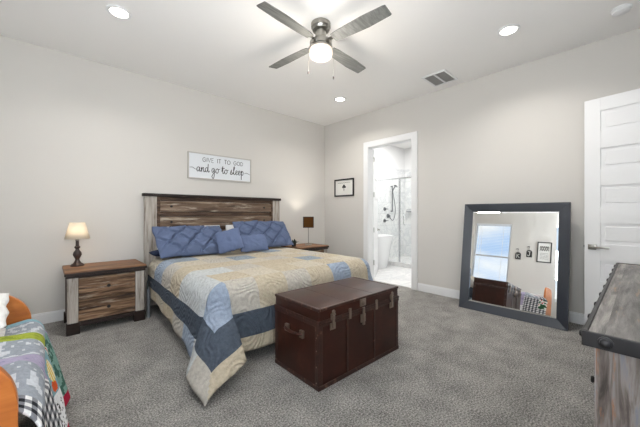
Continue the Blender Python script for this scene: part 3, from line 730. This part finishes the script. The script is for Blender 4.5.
# pillows
def cushion(name, w_, h_, th, m_, label, loc, rot, kind='plain', seed=0, cat='pillow'):
    g = MB(); nu, nv = (90, 56) if kind == 'pintuck' else (44, 30)
    def surf(side):
        def fn(u, v):
            a, b = 2 * u - 1, 2 * v - 1
            pin = 1 - .07 * (a * a) * (1 - b * b) ; pin2 = 1 - .07 * (b * b) * (1 - a * a)
            x = a * w_ / 2 * (1 - .06 * (1 - abs(a)) * 0) * pin2; y = b * h_ / 2 * pin
            tk = (max(0, 1 - abs(a) ** 2.6) * max(0, 1 - abs(b) ** 2.6)) ** .55
            z = side * th / 2 * tk
            if kind != 'plain': x += .012 * noise.noise((b * 2.2, seed, a)); y += .014 * noise.noise((a * 2.6 + seed, seed, b))
            z += side * tk * .010 * noise.noise((a * 3 + seed, b * 2.5, seed))
            z += side * tk * (.012 if kind == 'pintuck' else .004) * noise.noise((a * 7 + seed, b * 6, seed * 2 + 1)) if kind != 'plain' else 0
            if kind == 'pintuck' and side > 0:
                p_, q_ = (a * w_ * 1.9 + b * h_ * 1.9 + .5 + .10 * noise.noise((a * 5, b * 5, seed))), (a * w_ * 1.9 - b * h_ * 1.9 + .10 * noise.noise((a * 5, b * 5, seed + 9)))
                dp, dq = abs(p_ - round(p_)), abs(q_ - round(q_))
                z -= tk * .034 * (math.exp(-(dp / .055) ** 2) + math.exp(-(dq / .055) ** 2))
                z += tk * .012 * math.exp(-((dp - .13) / .06) ** 2) + tk * .012 * math.exp(-((dq - .13) / .06) ** 2)
            return (x, y, z)
        return fn
    g.grid(nu, nv, surf(1)); g.grid(nu, nv, surf(-1))
    bmesh.ops.remove_doubles(g.b, verts=g.b.verts, dist=.0005); bmesh.ops.recalc_face_normals(g.b, faces=g.b.faces)
    o = g.build(name, m_, None, 'all'); o.location = loc; o.rotation_euler = rot
    return tag(o, label, cat)
cushion('pillow', .88, .40, .13, 'white_cloth', 'white bed pillow mostly hidden behind the left pintucked blue pillow', (1.50, 4.265, .84), (R(80), 0, R(1)), seed=1)
cushion('pillow', .88, .40, .13, 'white_cloth', 'white bed pillow mostly hidden behind the right pintucked blue pillow', (2.47, 4.265, .84), (R(80), 0, R(-1)), seed=2)
cushion('pillow', .42, .20, .09, 'navy_cloth', 'dark navy pillow peeking out at the left end behind the blue pillow', (1.155, 4.05, .722), (R(3), 0, R(2)), seed=3)
cushion('pillow', .90, .50, .17, 'blue_cloth', 'large pintucked blue pillow on the left side of the bed by the lamp', (1.43, 3.98, .862), (R(44), R(1), R(2)), 'pintuck', 4)
cushion('pillow', .93, .50, .17, 'blue_cloth', 'large pintucked blue pillow on the right side of the bed', (2.53, 4.0, .892), (R(50), R(1), R(-2)), 'pintuck', 5)
cushion('pillow', .32, .32, .11, 'blue_smooth', 'small square blue cushion tilted in the middle of the bed', (1.80, 3.71, .852), (R(58), R(-15), R(-26)), 'soft', 6, 'cushion')
cushion('pillow', .43, .25, .12, 'blue_smooth', 'small oblong blue cushion standing in front of the right blue pillow', (2.165, 3.70, .795), (R(62), R(0), R(-3)), 'soft', 7, 'cushion')

# ------------------------------------------------------------------ nightstands
def nightstand(x, label):
    n = thing('nightstand', label, 'nightstand', (x, 3.84, 0), 0, 'matching plank nightstands')
    w_, d_ = .335, .53
    MB().box(-w_ - .02, w_ + .02, -.025, d_ + .01, .59, .632, .006).build('top', 'nightstand_top', n)
    MB().box(-w_ - .024, w_ + .024, -.029, -.024, .592, .618, .002).box(-w_ - .012, w_ + .012, -.012, d_, .565, .59, .003).build('top_moulding', 'espresso', n)
    for s_ in (-1, 1):
        x0, x1 = sorted((s_ * w_, s_ * (w_ - .085))); MB().box(x0, x1, -.006, .04, .115, .565, .003).build('corner_post', 'whitewash', n)
        x0, x1 = sorted((s_ * (w_ - .004), s_ * (w_ - .024))); MB().box(x0, x1, .04, d_ - .005, .115, .565).build('side_panel', 'dark_plank', n)
        x0, x1 = sorted((s_ * (w_ + .008), s_ * (w_ - .10)))
        MB().box(x0, x1, -.014, .05, 0, .115, .004).build('foot', 'espresso', n); MB().box(x0, x1, d_ - .06, d_, 0, .115, .004).build('foot', 'espresso', n)
    MB().box(-w_ + .024, w_ - .024, d_ - .02, d_ - .005, .115, .565).build('back_panel', 'espresso', n)
    MB().box(-w_ + .10, w_ - .10, -.010, .03, .075, .115, .003).box(-w_ + .03, w_ - .03, .03, d_ - .02, .10, .115).build('base_rail', 'espresso', n)
    for z0, z1 in ((.345, .558), (.122, .338)):
        dr = MB().box(-w_ + .088, w_ - .088, -.002, .30, z0, z1, .003).build('drawer', 'drawer_plank', n)
        MB().lathe([(.012, 0), (.009, .014), (.017, .024), (.012, .032), (0, .033)], 16, Matrix.Translation((0, -.002, (z0 + z1) / 2)) @ Matrix.Rotation(R(90), 4, 'X')).build('knob', 'black_iron', dr, True)
    return n
nightstand(.495, 'rustic plank nightstand with whitewashed posts under the cream lamp, left of bed')
nightstand(3.452, 'plank nightstand mostly hidden behind the bed, under the black shaded lamp').scale = (.94, 1, 1)
# cream lamp
la = thing('table_lamp', 'dark turned table lamp with a lit cream shade on the left nightstand', 'lamp', (.262, 4.23, .632))
MB().lathe([(.062, 0), (.062, .012), (.052, .024), (.036, .034), (.022, .06), (.018, .075), (.030, .10), (.040, .125), (.036, .15), (.020, .175), (.016, .19), (.026, .205), (.026, .215), (.016, .225), (.014, .28), (.010, .30)], 32).build('base', 'lamp_dark', la, True)
MB().lathe([(.016, .28), (.018, .285), (.018, .33), (.008, .335)], 16).build('socket', 'nickel', la, True)
g = MB(); t_ = bmesh.new(); n = 48
A = [t_.verts.new((.112 * math.cos(2 * PI * k / n), .112 * math.sin(2 * PI * k / n), .302)) for k in range(n)]; B = [t_.verts.new((.068 * math.cos(2 * PI * k / n), .068 * math.sin(2 * PI * k / n), .482)) for k in range(n)]
for k in range(n): t_.faces.new((A[k], A[(k + 1) % n], B[(k + 1) % n], B[k]))
g._merge(t_); o = g.build('shade', 'cream_shade', la, 'all'); md = o.modifiers.new('thickness', 'SOLIDIFY'); md.thickness = .002
MB().sphere((0, 0, .37), .024).build('bulb', 'bulb_glow', la, True)
MB().tube([(0, 0, .35), (.0, .0, .47)], .002, 6).tube([(-.068, 0, .475), (.068, 0, .475)], .002, 6).build('harp', 'nickel', la)
def bulb(parent, z, power, col, r=.03):
    l = bpy.data.lights.new('lamp', 'POINT'); l.energy = power; l.shadow_soft_size = r; l.color = col
    o = bpy.data.objects.new('lamp', l); C.objects.link(o); o.parent = parent; o.location = (0, 0, z)
bulb(la, .38, LAMP_POWER, (1, .86, .66))
lb = thing('table_lamp', 'slim table lamp with a glowing dark square shade on the right nightstand', 'lamp', (3.555, 4.12, .632))
MB().box(-.06, .06, -.06, .06, 0, .014, .003).tube([(0, 0, .014), (0, 0, .36)], .006, 10).build('base', 'nickel', lb, True)
lb.rotation_euler[2] = R(-40.7); hs_ = .092; z0, z1 = .325, .515
g = MB()
for (p, q) in (((-hs_, -hs_), (hs_, -hs_)), ((hs_, -hs_), (hs_, hs_)), ((hs_, hs_), (-hs_, hs_)), ((-hs_, hs_), (-hs_, -hs_))):
    x0, x1 = sorted((p[0], q[0])); y0, y1 = sorted((p[1], q[1]))
    g.box(x0 - .001, x1 + .001, y0 - .001, y1 + .001, z0, z1)
g.build('shade', 'black_shade', lb)
g = MB()
for z in (z0, z1):
    for (p, q) in (((-hs_, -hs_), (hs_, -hs_)), ((hs_, -hs_), (hs_, hs_)), ((hs_, hs_), (-hs_, hs_)), ((-hs_, hs_), (-hs_, -hs_))): g.tube([(p[0], p[1], z), (q[0], q[1], z)], .006, 6)
for sx_ in (-1, 1):
    for sy_ in (-1, 1): g.tube([(sx_ * hs_, sy_ * hs_, z0), (sx_ * hs_, sy_ * hs_, z1)], .006, 6)
g.tube([(-hs_, 0, z0 + .04), (hs_, 0, z0 + .04)], .002, 6); g.tube([(0, -hs_, z0 + .04), (0, hs_, z0 + .04)], .002, 6)
g.build('shade_frame', 'black', lb)
MB().sphere((0, 0, .40), .028).build('bulb', 'bulb_glow', lb, True)
bulb(lb, .43, LAMP_POWER * 5, (1, .92, .8))
# small dark plant on the right nightstand
pl = thing('potted_plant', 'small dark leafy plant at the left end of the right nightstand', 'plant', (3.20, 4.10, .632))
MB().lathe([(.035, 0), (.045, .06), (.047, .065), (.04, .066), (.038, .055), (0, .054)], 24).build('pot', 'pot', pl, True)
g = MB()
for k in range(16):
    an = k * 2.4; ll = .07 + .05 * random.random(); el = R(25 + 50 * random.random())
    d = Vector((math.cos(an) * math.cos(el), math.sin(an) * math.cos(el), math.sin(el)))
    P = [Vector((0, 0, .055)) + d * ll * f_ + Vector((0, 0, -.02 * f_ * f_)) for f_ in (0, .3, .6, .85, 1)]
    g.tube(P, [.004, .012, .015, .009, .001], 8, flat=.25)
g.build('foliage', 'leaf', pl, True)
# grey cloth bag between nightstand and bed
bg_ = thing('cloth_bag', 'grey cloth bag standing on the carpet between left nightstand and bed', 'bag', (.886, 3.90, 0)); bg_.scale = (.52, .8, 1)
g = MB(); g.grid(10, 14, lambda u, v: ((u - .5) * .075 * (1 - .3 * v), -.035 * math.sin(PI * u) - .01 + .01 * math.sin(v * 9), v * .33))
g.grid(10, 14, lambda u, v: ((u - .5) * .075 * (1 - .3 * v), .08 * math.sin(PI * u) + .01, v * .33))
g.build('bag_body', 'bag_cloth', bg_, 'all')
MB().grid(10, 10, lambda u, v: ((u - .5) * .07 * (1 - .1 * v), .05 * math.sin(PI * u) - .005, .26 + v * .16)).build('bag_top', 'bag_dark', bg_, 'all')
MB().tube(catmull([(-.03, -.03, .22), (-.02, -.035, .30), (0, -.036, .36), (.02, -.035, .30), (.03, -.03, .22)], 5), .006, 6).build('strap', 'bag_cloth', bg_, True)

# ------------------------------------------------------------------ trunk at the foot of the bed
tk = thing('storage_trunk', 'brown leather storage trunk with latches on the carpet at the bed foot', 'trunk', (1.365, 1.475, 0), R(-1))
TL, TD, TH, LZ = .955, .525, .56, .455
MB().box(0, TL, 0, TD, .01, LZ, .008).build('body', 'trunk_leather', tk)
lid = MB().box(-.004, TL + .004, -.004, TD + .004, LZ + .003, TH, .018, 3).build('lid', 'trunk_leather', tk, True)
g = MB()
g.box(-.006, TL + .006, -.008, TD + .004, LZ - .022, LZ + .001, .002); g.box(-.009, TL + .009, -.009, TD + .008, LZ + .003, LZ + .022, .002)
g.box(-.006, TL + .006, -.007, TD + .005, 0, .030, .003)
g.build('edge_binding', 'trunk_trim', tk)
for x in (0, TL):
    for y in (0, TD):
        sx_, sy_ = (-1 if x == 0 else 1), (-1 if y == 0 else 1)
        x0, x1 = sorted((x + sx_ * .004, x - sx_ * .035)); y0, y1 = sorted((y + sy_ * .004, y - sy_ * .035))
        MB().box(x0, x1, y0, y1, .03, LZ - .022, .003).build('corner_binding', 'trunk_trim', tk)
g = MB()
g.box(-.006, .02, -.006, TD + .006, TH - .02, TH + .002, .006); g.box(TL - .02, TL + .006, -.006, TD + .006, TH - .02, TH + .002, .006)
g.box(.02, TL - .02, -.006, .016, TH - .02, TH + .002, .006); g.box(.02, TL - .02, TD - .016, TD + .006, TH - .02, TH + .002, .006)
g.build('lid_binding', 'trunk_trim', lid)
for x in (TL * .30, TL * .64):
    MB().box(x - .003, x + .003, -.007, TD, TH - .002, TH + .0012).build('lid_seam', 'trunk_trim', lid)
    MB().box(x - .009, x + .009, -.006, 0, .03, LZ - .022, .001).build('front_strap', 'trunk_trim', tk)
def latch(x):
    l_ = MB().box(x - .026, x + .026, -.016, -.006, LZ - .06, LZ - .012, .003).box(x - .020, x + .020, -.018, -.006, LZ + .01, LZ + .055, .003).box(x - .012, x + .012, -.024, -.014, LZ - .045, LZ + .04, .003)
    l_.tube([(x - .016, -.022, LZ + .048), (x + .016, -.022, LZ + .048)], .006, 8).lathe([(.016, 0), (.014, .006), (0, .009)], 16, Matrix.Translation((x, -.018, LZ + .066)) @ Matrix.Rotation(R(90), 4, 'X'))
    l_.build('latch', 'old_brass', tk, True)
latch(.125); latch(TL - .115)
for x in (TL * .295 + .035, TL * .64 + .03): MB().box(x - .02, x + .005, -.014, -.004, LZ - .03, LZ + .05, .003).build('hasp', 'old_brass', tk)
lk = MB().box(TL * .48 - .035, TL * .48 + .035, -.014, -.004, LZ + .035, LZ + .092, .004).lathe([(.02, 0), (.02, .006), (.008, .012), (0, .013)], 16, Matrix.Translation((TL * .48, -.013, LZ + .063)) @ Matrix.Rotation(R(90), 4, 'X'))
lk.box(TL * .48 - .028, TL * .48 + .028, -.016, -.004, LZ - .09, LZ - .025, .004).box(TL * .48 - .012, TL * .48 + .012, -.024, -.012, LZ - .11, LZ + .03, .004).build('lock_plate', 'old_brass', tk, True)
g = MB().tube(catmull([(-.006, TD * .5 + .09, .34), (-.03, TD * .5 + .085, .345), (-.045, TD * .5, .345), (-.03, TD * .5 - .085, .345), (-.006, TD * .5 - .09, .34)], 6), .011, 8)
hd_ = g.build('handle', 'trunk_leather', tk, True)
for s_ in (-1, 1): MB().box(-.020, .001, TD * .5 + s_ * .09 - .02, TD * .5 + s_ * .09 + .02, .315, .37, .003).build('handle_plate', 'old_brass', hd_)
for x in (.0, TL):
    for z in (.05, .16, .27, .36):
        sx_ = -1 if x == 0 else 1
        g = MB().sphere((x + sx_ * .004, .018, z), .005, sub=1).build('rivet', 'old_brass', tk, True)

# ------------------------------------------------------------------ dresser at the right
ds_ = thing('dresser', 'weathered grey plank dresser with an iron banded top at the right edge', 'dresser', (1.136, .106, 0), R(-.6))
DL, DD, DZT = 1.73, .50, .88
for k in range(3):
    y1 = -.012 - k * (DD - .024) / 3; y0 = y1 - (DD - .024) / 3 + .004
    MB().box(.012, DL - .012, y0, y1, DZT - .036, DZT - (.002 if k != 1 else .004), .003).build('top_plank', 'dresser_top', ds_)
g = MB(); b0, b1 = DZT - .042, DZT
g.box(0, .012, -DD, 0, b0, b1, .002).box(DL - .012, DL, -DD, 0, b0, b1, .002).box(.012, DL - .012, -.012, 0, b0, b1, .002).box(.012, DL - .012, -DD, -DD + .012, b0, b1, .002)
g.build('iron_band', 'black_iron', ds_)
for k in range(9):
    x = .045 + k * (DL - .09) / 8
    MB().lathe([(.012, 0), (.012, .003), (.008, .009), (0, .011)], 14, Matrix.Translation((x, 0, DZT - .021)) @ Matrix.Rotation(R(-90), 4, 'X')).build('stud', 'black_iron', ds_, True)
for y in (-.05, -.44):
    MB().lathe([(.017, 0), (.017, .003), (.013, .004), (.012, .009), (.006, .013), (0, .013)], 20, Matrix.Translation((0, y, DZT - .021)) @ Matrix.Rotation(R(-90), 4, 'Y')).build('stud', 'black_iron', ds_, True)
MB().box(.030, .055, -DD + .03, -.025, .06, DZT - .042, .003).build('side_panel', 'dresser_side', ds_); MB().box(DL - .055, DL - .030, -DD + .03, -.025, .06, DZT - .042, .003).build('side_panel', 'dresser_side', ds_)
MB().box(.055, DL - .055, -DD + .03, -DD + .045, .06, DZT - .042).build('back_panel', 'dark_plank', ds_)
MB().box(.03, DL - .03, -DD + .05, -.035, 0, .06, .003).box(.055, DL - .055, -.06, -.035, .06, .09).box(.055, DL - .055, -.06, -.035, DZT - .06, DZT - .042).build('plinth', 'espresso', ds_)
for i in range(3):
    x0 = .06 + i * (DL - .12) / 3; x1 = x0 + (DL - .12) / 3 - .008
    for j in range(3):
        z0 = .095 + j * .245; z1 = z0 + .235
        dr = MB().box(x0, x1, -.35, -.026, z0, min(z1, DZT - .062), .003).build('drawer', 'dresser_side', ds_)
        xs = ((x0 + .05, x1 - .05) if x1 - x0 > .3 else ((x0 + x1) / 2,))
        for xk in xs: MB().lathe([(.009, 0), (.007, .006), (.011, .011), (.009, .015), (0, .016)], 16, Matrix.Translation((xk, -.026, (z0 + min(z1, .82)) / 2)) @ Matrix.Rotation(R(-90), 4, 'X')).build('knob', 'black_iron', dr, True)

# ------------------------------------------------------------------ daybed with the pile of quilts
db = thing('daybed', 'small orange-brown wooden daybed with rounded end panels at the left edge', 'daybed', (-.063, 0, 0))
DBW = .72
def end_panel(y, hgt):
    rx, rz_ = .20, .20
    pts = [(-DBW, .10), (0, .10), (0, hgt - rz_)]
    for k in range(9): a = k / 8 * PI / 2; pts.append((-rx + rx * math.cos(a), hgt - rz_ + rz_ * math.sin(a)))
    for k in range(9): a = PI / 2 + k / 8 * PI / 2; pts.append((-DBW + rx + rx * math.cos(a), hgt - rz_ + rz_ * math.sin(a)))
    MB().prism(pts, y - .0175, y + .0175, 'y', None, .006).build('end_panel', 'daybed_wood', db)
    for x in (-.05, -DBW + .05): MB().box(x - .03, x + .03, y - .02, y + .02, 0, .16, .004).build('foot', 'daybed_wood', db)
end_panel(1.35, .82); end_panel(2.65, .735)
for z in (.50, .555):
    MB().lathe([(.011, 0), (.011, .004), (.005, .005), (0, .003)], 14, Matrix.Translation((-.045, 1.332, z)) @ Matrix.Rotation(R(90), 4, 'X')).build('bolt', 'black_iron', db, True)
MB().box(-.075, -.045, 1.368, 2.632, .18, .36, .004).build('side_rail', 'daybed_wood', db); MB().box(-DBW + .01, -DBW + .04, 1.368, 2.632, .18, .66, .004).build('back_rail', 'daybed_wood', db)
MB().box(-DBW + .04, -.075, 1.368, 2.632, .24, .26).build('slat_base', 'daybed_wood', db)
dm = MB().box(-.07 - DBW + .05, -.07 - .085, 1.375, 2.625, .261, .44, .04, 3).build('daybed_mattress', 'mattress_cloth', None, True); tag(dm, 'thin mattress lying on the orange-brown daybed under the quilts', 'mattress')
# patchwork quilt over the daybed: s from the back (0) over the top and down the front, t along the bed
QW, QL = 1.20, 1.19
NS2, NT2 = 120, 119
TOPW = .64
def dq(s, t):
    y = 1.40 + t + .012 * math.sin(s * 7)
    w_ = max(0, min(1, (s - TOPW) / .12)); y = max(y - .11 * w_ * max(0, 1 - t / .25), 1.374 - .09 * w_)
    fold = .020 * math.sin(t * 14 + s * 5) + .026 * noise.noise((s * 4, t * 5, 7.7))
    xb = -.07 - DBW + .07
    e = s - TOPW
    Rr = .08
    hz = .565 + .03 * math.sin(t * 3.0 + .5)
    if e <= 0: return (xb + s, y, hz + fold * .9)
    if e < Rr * PI / 2:
        a = e / Rr; return (xb + TOPW + Rr * math.sin(a), y, hz - Rr * (1 - math.cos(a)) + fold * (1 - a / 1.6) * .9)
    r = e - Rr * PI / 2
    x = xb + TOPW + Rr + .20 * r + fold * (1.2 * r + .2) * 1.6
    return (x, y, max(.012 + .008 * math.sin(t * 9) ** 2, hz - Rr - r * .95))
g = MB(); V = [[g.b.verts.new(dq(QW * i / NS2, QL * j / NT2)) for j in range(NT2 + 1)] for i in range(NS2 + 1)]; cells2 = []
for i in range(NS2):
    for j in range(NT2): g.b.faces.new((V[i][j], V[i + 1][j], V[i + 1][j + 1], V[i][j + 1])); cells2.append((QW * (i + .5) / NS2, QL * (j + .5) / NT2))
dqo = g.build('patchwork_quilt', 'patchwork', None, 'all'); tag(dqo, 'multicoloured shirt patchwork quilt with a red edge spilling off the daybed', 'quilt')
dqo.modifiers.new('thickness', 'SOLIDIFY').thickness = .008
def pcol(idx):
    s_, t_ = cells2[idx]
    if s_ > QW - .05: return (168, 34, 62)
    bs, bt = .21, .21
    i, j = int((s_ - .13) / bs + 10) - 10, int((t_ + .11) / bt); u, v = ((s_ - .13) / bs) % 1, ((t_ + .11) / bt) % 1
    nv_ = noise.noise((s_ * 28, t_ * 28, 3.3))
    K = {(2, 5): 'grey', (3, 5): 'jade', (4, 5): 'jade', (1, 5): 'white', (2, 4): 'lime', (1, 4): 'lime', (3, 4): 'print', (4, 4): 'jade', (0, 5): 'white', (0, 4): 'grey',
         (1, 3): 'white', (2, 3): 'grey', (3, 3): 'motif', (4, 3): 'script', (1, 2): 'red', (2, 2): 'lav', (3, 2): 'lav', (4, 2): 'script', (2, 1): 'grey', (3, 1): 'check', (4, 1): 'check', (3, 0): 'print', (4, 0): 'check', (2, 0): 'check'}
    k = K.get((i, j), ['white', 'lav', 'grey', 'teal', 'red'][(i * 3 + j * 2) % 5])
    if k == 'lime': return (160, 172, 66) if nv_ < .3 else (134, 150, 52)
    if k == 'grey': return (150, 156, 164) if nv_ < .2 else (196, 200, 206)
    if k == 'jade': return (120, 156, 146) if nv_ < .12 else (62, 98, 88)
    if k == 'print': return (46, 84, 56) if nv_ < .02 else ((232, 232, 226) if nv_ < .38 else (190, 44, 48))
    if k == 'motif':
        if (u - .45) ** 2 + (v - .5) ** 2 < .085: return (222, 196, 84) if int(v * 14) % 2 else (236, 232, 214)
        if (u - .80) ** 2 + (v - .35) ** 2 < .03: return (214, 92, 44)
        return (134, 172, 182)
    if k == 'script': return (226, 226, 228) if abs(nv_) > .07 or not (.2 < u < .85) else (60, 60, 62)
    if k == 'lav': return (168, 160, 186) if nv_ < .3 else (148, 140, 170)
    if k == 'check':
        a_, b_ = int(s_ / .021) % 2, int(t_ / .021) % 2
        return (226, 226, 226) if a_ + b_ == 0 else ((36, 38, 44) if a_ + b_ == 2 else (128, 130, 136))
    if k == 'navy': return (52, 58, 78)
    if k == 'teal': return (134, 172, 182)
    if k == 'red': return (178, 44, 70)
    return (224, 224, 224) if nv_ < .25 else (180, 184, 190)
paint(dqo, pcol)
# white fluffy pillow at the far end and a white throw over the back rail
cushion('pillow', .50, .38, .12, 'fluffy_white', 'white fluffy pillow leaning against the far end of the daybed', (-.40, 2.36, .690), (R(17), 0, R(2)), 'soft', 9, 'pillow')
TP = [(-.808, .34), (-.806, .50), (-.802, .64), (-.785, .678), (-.758, .680), (-.734, .668), (-.726, .61)]
def thr(u, v):
    f_ = v * (len(TP) - 1); k = min(int(f_), len(TP) - 2); w_ = f_ - k
    return (TP[k][0] + (TP[k + 1][0] - TP[k][0]) * w_ - .004 * math.sin(u * 20) * (1 - v), 1.40 + u * 1.16, TP[k][1] + (TP[k + 1][1] - TP[k][1]) * w_ + .004 * math.sin(u * 14))
th_ = MB().grid(50, 24, thr).build('throw_blanket', 'white_cloth', None, 'all')
th_.modifiers.new('thickness', 'SOLIDIFY').thickness = .004
tag(th_, 'white throw blanket hanging over the back rail of the daybed', 'blanket')
